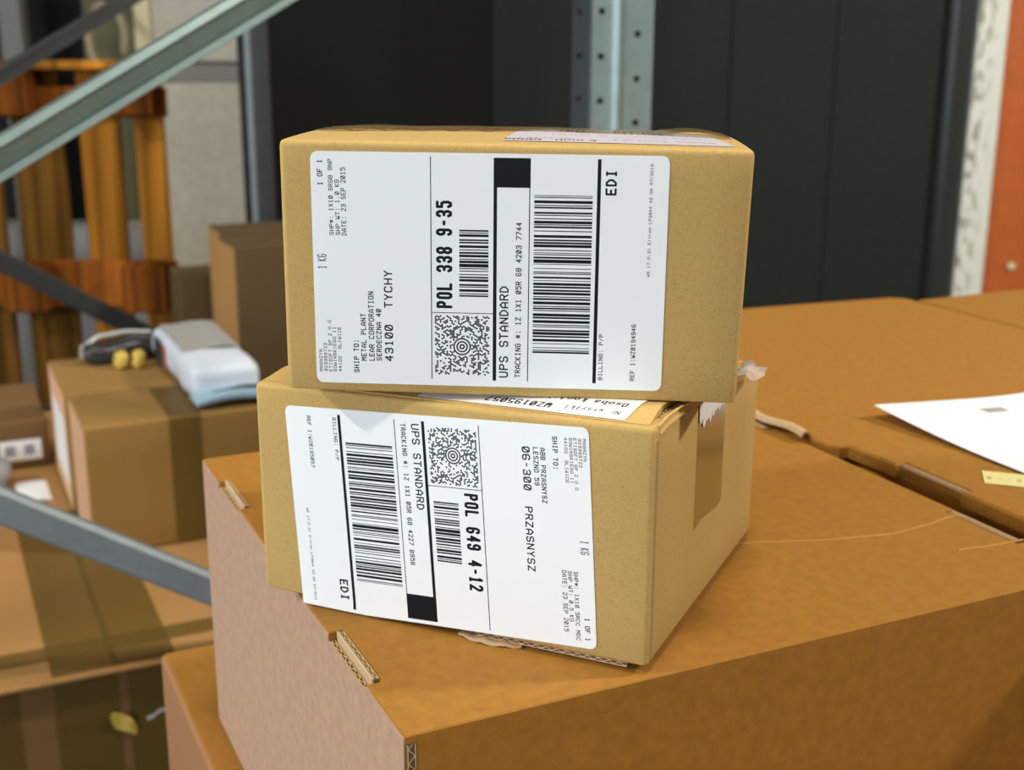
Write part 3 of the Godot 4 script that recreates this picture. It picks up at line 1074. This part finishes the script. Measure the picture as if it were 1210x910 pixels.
	part("top_panel", sheet(8, 12, func(i: int, j: int) -> Vector3:
		return Vector3(-0.04 + 0.01 * i, 0.0572 + 0.0012 * sin((-0.04 + 0.01 * i) * 90.0) - 0.0003 * absf(i - 4), 0.06 - 0.015 * j), func(i: int, j: int) -> Vector2: return Vector2(i / 8.0, j / 12.0), 0.0004), M.mailer_grey, m)
	part("seal_flap", soft_box(Vector3(0.11, 0.012, 0.05), 0.005, 5, func(p: Vector3) -> Vector3:
		return p + Vector3(0, 0.007 * cos(p.x * 28.0), 0)), M.mailer_blue, m, Vector3(0.008, 0.009, 0.152))
	part("flap_fold", tube(PackedVector3Array([Vector3(-0.047, 0.006, 0.166), Vector3(-0.02, 0.018, 0.163), Vector3(0.02, 0.023, 0.16), Vector3(0.06, 0.019, 0.158)]), 0.003, 8), M.post_dark, m.get_child(2), Vector3(-0.008, -0.009, -0.152))
	part("dark_print", bevel_box(Vector3(0.0008, 0.036, 0.07), 0.0002), M.post_dark, m, Vector3(-0.0503, 0.026, -0.075))
	part("red_print", bevel_box(Vector3(0.0008, 0.036, 0.02), 0.0002), M.red_print, m, Vector3(-0.0503, 0.026, -0.028))
	# small packets behind it
	var pk := thing("foil_pouch", "black foil pouch with a silver rim lying behind the white mailer bag", "pouch", spot(0.105, 1.535, 1.0262), carton_basis())
	part("pouch", soft_box(Vector3(0.11, 0.03, 0.06), 0.012, 6, func(p: Vector3) -> Vector3:
		return p + Vector3(0, 0.004 * sin(p.x * 60.0), 0)), M.black_foil, pk, Vector3(0, 0.0162, 0))
	part("rim", tube(PackedVector3Array([Vector3(-0.058, 0.012, 0.02), Vector3(-0.055, 0.024, 0.0), Vector3(-0.03, 0.036, -0.01), Vector3(0.01, 0.04, -0.012), Vector3(0.05, 0.036, -0.012)]), 0.0035, 8), M.silver_foil, pk)
	for k in 2:
		var y := thing("yellow_packet", ["small yellow packet left of its twin, beside the black pouch", "small yellow packet right of its twin, against the white mailer bag"][k], "packet", spot(0.098 + 0.025 * k, 1.478 - 0.004 * k, 1.0262), carton_basis(), "yellow packets beside the mailer bag")
		part("wrapper", soft_box(Vector3(0.02, 0.026, 0.03), 0.008, 5, func(p: Vector3) -> Vector3:
			return p + Vector3(0.001 * sin(p.y * 300.0), 0.0012 * sin(p.x * 250.0), 0)), M.yellow_foil, y, Vector3(0, 0.013, 0))


# ---- the big cartons -------------------------------------------------------------------------
# v runs away from the camera, so local z = -v
func tuck_slot(o: Node3D, x: float, side: int, v0: float, v1: float):
	var mid := -(v0 + v1) / 2
	var len := v1 - v0
	var along := Basis(Vector3(0, 0, 1), Vector3.UP, Vector3(-1, 0, 0))
	part("slot_edge", flute_edge(len - 0.001, 0.0026, 0.007), M.raw, o, Vector3(x + side * 0.0016, -0.0042, mid), along)
	part("tuck_tab", bevel_box(Vector3(0.001, 0.013, len - 0.004), 0.0003), M.torn, o, Vector3(x + side * 0.0038, -0.0055, mid + 0.0005), Basis(Vector3.BACK, 0.06 * side))
	part("tab_edge", flute_edge(len - 0.005, 0.0022, 0.008), M.raw, o, Vector3(x + side * 0.0053, 0.0006, mid + 0.0005), along)


func lid_outline(x0: float, x1: float, z0: float, z1: float, left: Array, right: Array, deep := 0.0066) -> PackedVector2Array:
	var p := PackedVector2Array([Vector2(x0, z1), Vector2(x1, z1)])
	for s in right:    # from the front to the back
		p.append_array([Vector2(x1, -s[0]), Vector2(x1 - deep, -s[0]), Vector2(x1 - deep, -s[1]), Vector2(x1, -s[1])])
	p.append_array([Vector2(x1, z0), Vector2(x0, z0)])
	var l := left.duplicate()
	l.reverse()
	for s in l:
		p.append_array([Vector2(x0, -s[1]), Vector2(x0 + deep, -s[1]), Vector2(x0 + deep, -s[0]), Vector2(x0, -s[0])])
	return p


func big_cartons():
	# the pallet carton under everything
	var h := thing("carton", "large kraft pallet carton under the slotted carton, its corner showing at lower left", "carton", spot(0.58, 0.035, 0.0), carton_basis())
	part("body", soft_box(Vector3(1.2, 1.0466, 0.91), 0.004, 2, null, 0.16, 0.84), M.kraft_base, h, Vector3(0, 0.5233, 0))
	part("top_sheet", soft_box(Vector3(1.194, 0.002, 0.904), 0.001, 2), M.kraft_dark, h, Vector3(0, 1.0466, 0))
	# the slotted carton that carries the parcels
	var a := thing("carton", "large kraft carton with tuck slots along its left edge carrying the two parcels", "carton", CA - Vector3(0, 0.1876, 0), carton_basis())
	var hh := 0.1876
	var slots := [[0.0459, 0.0996], [0.2743, 0.3274]]
	part("body", bevel_box(Vector3(0.3785, hh - 0.012, 0.3745), 0.00004), M.kraft_dark, a, Vector3(0.18925, (hh - 0.012) / 2, -0.18725))
	var cut := PackedVector2Array([Vector2(-0.3745, 0.0), Vector2(0.0, 0.0), Vector2(0.0, hh - 0.001)])
	for q in slots:
		cut.append_array([Vector2(-q[0], hh - 0.001), Vector2(-q[0], hh - 0.0045), Vector2(-q[1], hh - 0.0045), Vector2(-q[1], hh - 0.001)])
	cut.append(Vector2(-0.3745, hh - 0.001))
	part("lit_side_panel", extrude(cut, -0.0001, 0.0005), M.kraft_left_lit, a, Vector3.ZERO, Basis(Vector3(0, 0, 1), Vector3.UP, Vector3(-1, 0, 0)))  # left face tinted paler and greyer in place of grazing light
	var lid := part("lid", prism(lid_outline(0, 0.3785, -0.3745, 0, slots, slots), hh - 0.012, hh, 0.0006), M.kraft_dark, a)
	for s in slots:
		slot_at(lid, hh, 0.0, 1, s)
		slot_at(lid, hh, 0.3785, -1, s)
	part("glued_joint", flute_edge(0.17, 0.0036, 0.003), M.raw, a, Vector3(0.3775, hh * 0.5, 0.0), Basis(Vector3.UP, Vector3(0, 0, -1), Vector3(-1, 0, 0)))
	part("joint_gap", bevel_box(Vector3(0.0042, hh - 0.004, 0.0006), 0.0001), M.dark_gap, a, Vector3(0.0027, (hh - 0.003) / 2, 0.0002))
	part("glued_joint", flute_edge(hh - 0.005, 0.0036, 0.001), M.torn, a, Vector3(0.0027, (hh - 0.003) / 2, 0.0007), Basis(Vector3.UP, Vector3(0, 0, 1), Vector3(1, 0, 0)))
	for run in FOLDS:
		var ridge := PackedVector3Array()
		for q in run:
			ridge.append(Vector3(q.x, hh - 0.0002, -q.y))
		part("fold_crease", tube(ridge, 0.0009, 8), M.crease, a)
	# the longer carton to its right
	var b := thing("carton", "long kraft carton right of the parcels with the white sheet on it", "carton", spot(0, 0, 1.0478), carton_basis())
	var bh := TOP + 0.004 - 1.0478
	var out := PackedVector2Array([Vector2(0.397, 0.25), Vector2(0.776, 0.25), Vector2(0.776, -0.583), Vector2(0.765, -0.594), Vector2(0.6, -0.61), Vector2(0.385, -0.612), Vector2(0.382, -0.222), Vector2(0.388, -0.214), Vector2(0.394, -0.212), Vector2(0.396, -0.169), Vector2(0.4035, -0.169), Vector2(0.4025, -0.112), Vector2(0.396, -0.112)])
	part("lid", prism(out, bh - 0.009, bh, 0.0015), M.kraft_dark, b)
	part("body", bevel_box(Vector3(0.371, bh - 0.0085, 0.84), 0.002), M.kraft_dark, b, Vector3(0.5885, (bh - 0.0085) / 2, -0.185))
	part("slot_edge", flute_edge(0.055, 0.0022, 0.002), M.torn, b, Vector3(0.4018, bh - 0.001, -0.1405), Basis(Vector3(0, 0, 1), Vector3.UP, Vector3(-1, 0, 0)))
	part("torn_tab", sheet(8, 4, func(i: int, j: int) -> Vector3:
		return Vector3(0.383 - 0.0022 * j + 0.001 * sin(i * 1.1), bh + 0.0035 * sin(PI * j / 4.0) + 0.0012 * sin(i * 0.8) + 0.001, -0.238 - 0.0085 * i), func(i: int, j: int) -> Vector2: return Vector2(i, j), 0.0012), M.torn, b)
	var st := part("sticker", sheet(2, 2, func(i: int, j: int) -> Vector3:
		return Vector3(0.435 + 0.027 * i - 0.0079 * (2 - j), bh + 0.0006, -0.135 + 0.0255 * i + 0.009 * (2 - j)), func(i: int, j: int) -> Vector2: return Vector2(i, j), 0.0003), M.yellow_paper, b)
	st.set_meta("label", "pale yellow sticker with a line of small grey print")
	for k in 9:
		part("sticker_print", bevel_box(Vector3(0.0028 - 0.0008 * (k % 2), 0.0001, 0.0028), 0.00002), M.print_pale if k % 3 else M.print_grey, b, Vector3(0.4285 + 0.0042 * k, bh + 0.0008, -0.1225 + 0.004 * k), Basis(Vector3.UP, -0.76))
	# the third one beyond the seam
	var c := thing("carton", "kraft carton at the right edge beyond the seam, before the orange gate", "carton", spot(0, 0, 1.0478), carton_basis())
	part("body", soft_box(Vector3(0.4, 0.1935, 0.82), 0.002, 2, null, 0.0, 1.0), M.kraft_dark, c, Vector3(0.9775, 0.09675, -0.158))


func slot_at(a: Node, hh: float, x: float, side: int, s: Array):
	var keep := a.get_child_count()
	tuck_slot(a, x, side, s[0], s[1])
	for k in range(keep, a.get_child_count()):
		(a.get_child(k) as Node3D).position.y += hh


# ---- the parcels -----------------------------------------------------------------------------
func blend8(c: Array, size: Vector3) -> Callable:
	# c: corners in the order (x, y, z) = 000 100 010 110 001 101 011 111
	return func(p: Vector3) -> Vector3:
		var t := p / size + Vector3.ONE * 0.5
		var a: Vector3 = c[0].lerp(c[1], t.x).lerp(c[2].lerp(c[3], t.x), t.y)
		var b: Vector3 = c[4].lerp(c[5], t.x).lerp(c[6].lerp(c[7], t.x), t.y)
		return a.lerp(b, t.z)


# a label with rounded corners; point(x, y) -> Vector3 for x 0..w, y 0..h; turned: which way its text runs
func shipping_label(o: Node3D, w: float, h: float, point: Callable, up: bool, mat: Material) -> MeshInstance3D:
	var rc := 0.0032
	var xs := [0.0, 0.15, 0.4, 0.7, 1.0]
	var cols := []
	for x in xs: cols.append(rc * x)
	for k in 22: cols.append(rc + (w - 2 * rc) * (k + 1) / 23.0)
	xs.reverse()
	for x in xs: cols.append(w - rc * x)
	var ny := 18
	var at := func(i: int, j: int) -> Vector2:
		var x: float = cols[i]
		var e := maxf(rc - x, rc - (w - x))
		var cut := rc - sqrt(maxf(rc * rc - e * e, 0)) if e > 0 else 0.0
		return Vector2(x, lerpf(cut, h - cut, j / float(ny)))
	return part("shipping_label", sheet(cols.size() - 1, ny, func(i: int, j: int) -> Vector3:
		var q: Vector2 = at.call(i, j)
		return point.call(q.x, q.y), func(i: int, j: int) -> Vector2:
			var q: Vector2 = at.call(i, j)
			return Vector2(q.y / h, q.x / w) if up else Vector2(1 - q.y / h, 1 - q.x / w), 0.00015), mat, o)


func lower_parcel():
	# front edge from (-0.123, -0.579) to (0.0586, -0.496): s along it, z towards the viewer
	var s := Vector3(0.9096, 0, 0.4155)
	var f := Vector3(-0.4155, 0, 0.9096)
	var o := thing("parcel", "lower kraft parcel, turned so that its taped right side shows", "parcel", Vector3(-0.1216, 1.2396, -0.5725), Basis(s, Vector3.UP, f).orthonormalized().scaled(Vector3.ONE * 0.9886), "labelled parcels on the slotted carton")
	var size := Vector3(0.2, 0.107, 0.176)
	# corners: 000 100 010 110 (back) 001 101 011 111 (front)
	var c := [Vector3(0.001, 0, -0.174), Vector3(0.2, 0, -0.178), Vector3(0.001, 0.1005, -0.174), Vector3(0.2, 0.094, -0.18), Vector3(0, 0.0, 0), Vector3(0.2, 0.0, 0), Vector3(0, 0.1064, 0), Vector3(0.2, 0.1096, 0)]
	var eight := blend8(c, size)
	part("body", soft_box(size, 0.0032, 6, func(p: Vector3) -> Vector3:
		var q: Vector3 = eight.call(p)
		return q, 0.16, 0.84), M.kraft, o)
	# the top flap, a board of its own that does not quite reach the right-hand panel
	var flap := func(x: float, b: float) -> float:      # height of the flap at x, b behind the front edge
		var fx := x / 0.2
		var fb := b / 0.176
		var top := lerpf(lerpf(0.1064, 0.1096, fx), lerpf(0.1005, 0.094, fx), fb)
		return top + 0.0034 * smoothstep(0.0, 0.16, fb) + 0.0008 * sin(PI * fx) * sin(PI * minf(1.0, fb + 0.08))
	part("top_flap", sheet(14, 14, func(i: int, j: int) -> Vector3:
		var b := 0.0032 + 0.168 * pow(j / 14.0, 1.5)
		var x := 0.0028 + (0.1935 - 0.0035 * smoothstep(0.0, 0.04, b)) * i / 14.0
		return Vector3(x, flap.call(x, b) + 0.0002, -b), func(i: int, j: int) -> Vector2: return Vector2(i, j), 0.0024), M.kraft, o)
	part("side_rim", sheet(2, 12, func(i: int, j: int) -> Vector3:
		return Vector3(0.1985 + 0.0007 * i, flap.call(0.199, 0.006 + 0.0137 * j) - 0.0006 - 0.0004 * absf(i - 1), -0.006 - 0.0137 * j), func(i: int, j: int) -> Vector2: return Vector2(i, j), 0.004), M.kraft, o)
	part("flap_edge", flute_edge(0.15, 0.003, 0.003, 0.005), M.raw, o, Vector3(0.1945, flap.call(0.197, 0.095) - 0.0022, -0.095), Basis(Vector3(0, 0.08, 1).normalized(), Vector3(0, 1, -0.08).normalized(), Vector3(-1, 0, 0)))
	part("gap_shade", bevel_box(Vector3(0.0036, 0.0006, 0.16), 0.0001), M.dark_gap, o, Vector3(0.1952, (flap.call(0.197, 0.0) + flap.call(0.197, 0.165)) / 2 - 0.0029, -0.085), Basis(Vector3.RIGHT, -0.072))  # dark strip painted in for the shade inside the flap gap
	part("edge_crease", bevel_box(Vector3(0.0004, 0.1, 0.0024), 0.0001), M.crease_grey, o, Vector3(0.2, 0.053, -0.0045))
	# raw edges of the bottom flaps under the front
	part("bottom_flap", bevel_box(Vector3(0.186, 0.0032, 0.14), 0.0004), M.kraft, o, Vector3(0.101, -0.0013, -0.1))
	part("bottom_flap", flute_edge(0.074, 0.0023, 0.02, 0.005), M.torn, o, Vector3(0.153, -0.0012, -0.0022), Basis(Vector3.RIGHT, Vector3(0, 0, 1), Vector3(0, -1, 0)))
	part("torn_edge", sheet(10, 3, func(i: int, j: int) -> Vector3:
		return Vector3(0.108 + 0.0032 * i, -0.0022 + 0.0005 * sin(i * 1.9), 0.0035 * sin(PI * i / 10.0) - 0.0004 - 0.004 * j), func(i: int, j: int) -> Vector2: return Vector2(i, j), 0.0008), M.torn, o)
	# shipping label on the front, turned a little, its lower left corner bent out over the carton
	var turn := 0.0585
	var lc := Vector2(0.0972, 0.0507)
	var lx := Vector2(cos(turn), sin(turn))
	var ly := Vector2(-sin(turn), cos(turn))
	var lab := shipping_label(o, 0.1536, 0.1018, func(x: float, y: float) -> Vector3:
		var p := lc + lx * (x - 0.0768) + ly * (y - 0.0509)
		return Vector3(p.x, maxf(p.y, -0.0026), 0.0004 + 0.2 * maxf(0.0, -0.0005 - p.y)), false, M.label_low)
	lab.set_meta("label", "white shipping label with barcodes, text running downwards")
	# the paper label on its top, upside down to the camera
	var tl := part("paper_label", sheet(12, 8, func(i: int, j: int) -> Vector3:
		var x := 0.0865 + 0.0985 * i / 12.0
		var b := 0.0045 + 0.07 * pow(j / 8.0, 1.5)
		return Vector3(x, flap.call(x, b) + 0.0006, -b), func(i: int, j: int) -> Vector2: return Vector2(1 - i / 12.0, pow(j / 8.0, 1.5)), 0.00012), M.label_top, o)
	tl.set_meta("label", "white printed label lying upside down under the upper parcel")
	# tape on the right-hand side: brown, its lower end cut aslant, its upper end torn white
	part("packing_tape", sheet(4, 12, func(i: int, j: int) -> Vector3:
		var z := -0.0635 - 0.0118 * i
		var low := 0.0415 + 0.0045 * sin(i * 1.5) * 0.3
		return Vector3(0.2003 + 0.00008 * sin(j * 1.1) * sin(i * 2.0), lerpf(low, 0.1035, j / 12.0), z), func(i: int, j: int) -> Vector2: return Vector2(i, j), 0.00015), M.tape, o)
	part("torn_patch", sheet(8, 2, func(i: int, j: int) -> Vector3:
		return Vector3(0.2007, 0.1025 - 0.0075 + 0.0022 * sin(i * 2.4) * (1 if j == 0 else 0) + 0.004 * j, -0.0638 - 0.0058 * i), func(i: int, j: int) -> Vector2: return Vector2(i, j), 0.0002), M.fibre, o)
	for k in 9:
		var len := [0.006, 0.0085, 0.0055, 0.0095, 0.007, 0.0045, 0.008, 0.0055, 0.0035][k] as float
		part("torn_fibre", sheet(1, 3, func(i: int, j: int) -> Vector3:
			return Vector3(0.2008, 0.099 - 0.001 * (k % 3) - len * (1 - j / 3.0), -0.064 - 0.0052 * k - (0.0053 * i if j > 0 else 0.0024)), func(i: int, j: int) -> Vector2: return Vector2(i, j), 0.0002), M.fibre, o)
	part("loose_tape", sheet(6, 6, func(i: int, j: int) -> Vector3:
		return Vector3(0.196 + 0.0026 * i + 0.001 * sin(j * 2.0), 0.1035 + 0.0018 * sin(i * 1.5 + j * 0.8) + 0.0035 * sin(PI * i / 6.0) - 0.0006 * j, -0.112 - 0.0065 * j), func(i: int, j: int) -> Vector2: return Vector2(i, j), 0.0003), M.tape_clear, o)


func upper_parcel():
	var b := Basis(Vector3(0.9976, -0.0055, 0.0687), Vector3(0.0061, 0.9999, -0.0082), Vector3(-0.0686, 0.0086, 0.9976)).orthonormalized().scaled(Vector3.ONE * 0.9886)
	var mid := Vector3(-0.0104, 1.4042, -0.5321)
	# the origin is the middle of the front; parts are given from there
	var base := Vector3(0.0098, -0.0555, -0.075)
	var o := thing("parcel", "upper kraft parcel, facing straight on with a taped top", "parcel", mid + b * base, b, "labelled parcels on the slotted carton")
	var size := Vector3(0.2, 0.11, 0.15)
	var c := [Vector3(-0.0885, -0.0535, -0.15), Vector3(0.109, -0.055, -0.15), Vector3(-0.0885, 0.0525, -0.15), Vector3(0.109, 0.0515, -0.15), Vector3(-0.0898, -0.0548, 0), Vector3(0.109, -0.0562, 0), Vector3(-0.0899, 0.0554, 0), Vector3(0.1114, 0.0536, 0)]
	for k in 8:
		c[k] = c[k] - base
	var eight := blend8(c, size)
	var rise := func(tx: float, tz: float) -> float:      # how far the top bulges; tx, tz 0..1 from left, from the back
		return 0.0034 * pow(maxf(0.0, sin(PI * clampf(tz, 0, 1))), 0.7) * (0.45 + 0.55 * sin(PI * clampf(tx, 0, 1)))
	part("body", soft_box(size, 0.0028, 10, func(p: Vector3) -> Vector3:
		var q: Vector3 = eight.call(p)
		var t := p / size + Vector3.ONE * 0.5
		if t.y > 0.9:
			q.y += rise.call(t.x, t.z)
		return q, 0.16, 0.84), M.kraft, o)
	var on_top := func(x: float, z: float, lift: float) -> Vector3:   # x 0..1, z 0 (front) .. 1 (back)
		var q: Vector3 = eight.call(Vector3(x - 0.5, 0.5, 0.5 - z) * size)
		q.y += rise.call(x, 1.0 - z) + lift
		return q
	var lab := shipping_label(o, 0.1524, 0.1016, func(x: float, y: float) -> Vector3:
		return Vector3(x - 0.0762, y - 0.0508, 0.0003) - base, true, M.label_up)
	lab.set_meta("label", "white shipping label with barcodes, text running upwards")
	part("packing_tape", sheet(40, 8, func(i: int, j: int) -> Vector3:
		var x := 0.02 + 0.96 * i / 40.0
		var wr := 0.0005 + 0.00025 * sin(i * 0.7 + j) * sin(j * 1.3)
		if i > 33: wr += 0.0022 * sin(PI * (i - 33) / 7.0)
		if i < 9: wr += 0.0006 * sin(PI * i / 9.0)
		return on_top.call(x, 0.34 + 0.3 * j / 8.0, wr), func(i: int, j: int) -> Vector2: return Vector2(i, j), 0.0002), M.tape, o)
	part("tape_edge", sheet(30, 2, func(i: int, j: int) -> Vector3:
		return on_top.call(0.06 + 0.4 * i / 30.0, 0.32 + 0.02 * j, 0.0008 + 0.0006 * sin(i * 1.1)), func(i: int, j: int) -> Vector2: return Vector2(i, j), 0.0003), M.tape, o)
	var tl := part("paper_label", sheet(14, 8, func(i: int, j: int) -> Vector3:
		return on_top.call(0.472 + 0.49 * i / 14.0 + 0.03 * j / 8.0 * (1.0 - i / 7.0), 0.06 + 0.42 * j / 8.0, 0.0003), func(i: int, j: int) -> Vector2: return Vector2(1 - i / 14.0, j / 8.0), 0.00012), M.label_top_up, o)
	tl.set_meta("label", "white printed label lying flat along the top")


func loose_paper():
	var o := thing("paper_sheet", "white printed sheet with one curled corner on the right-hand carton", "paper", Vector3(0.3, 1.2408, -0.84), carton_basis().rotated(Vector3.UP, 0.02))
	var h := 0.0008
	var sheet_at := func(x: float, z: float) -> Vector3:     # x 0..0.21, z 0 (back) .. 0.297
		var d := Vector2(x, z).length()
		var y := h + 0.0085 * pow(maxf(0.0, 1.0 - d / 0.15), 2.0) + 0.0008 * sin(x * 30.0)
		return Vector3(-0.027 + x, y, -0.04 + z)
	part("page", sheet(20, 26, func(i: int, j: int) -> Vector3: return sheet_at.call(0.0105 * i, 0.297 - 0.297 * j / 26.0), func(i: int, j: int) -> Vector2: return Vector2(i / 20.0, 1.0 - j / 26.0), 0.0002), M.page, o)
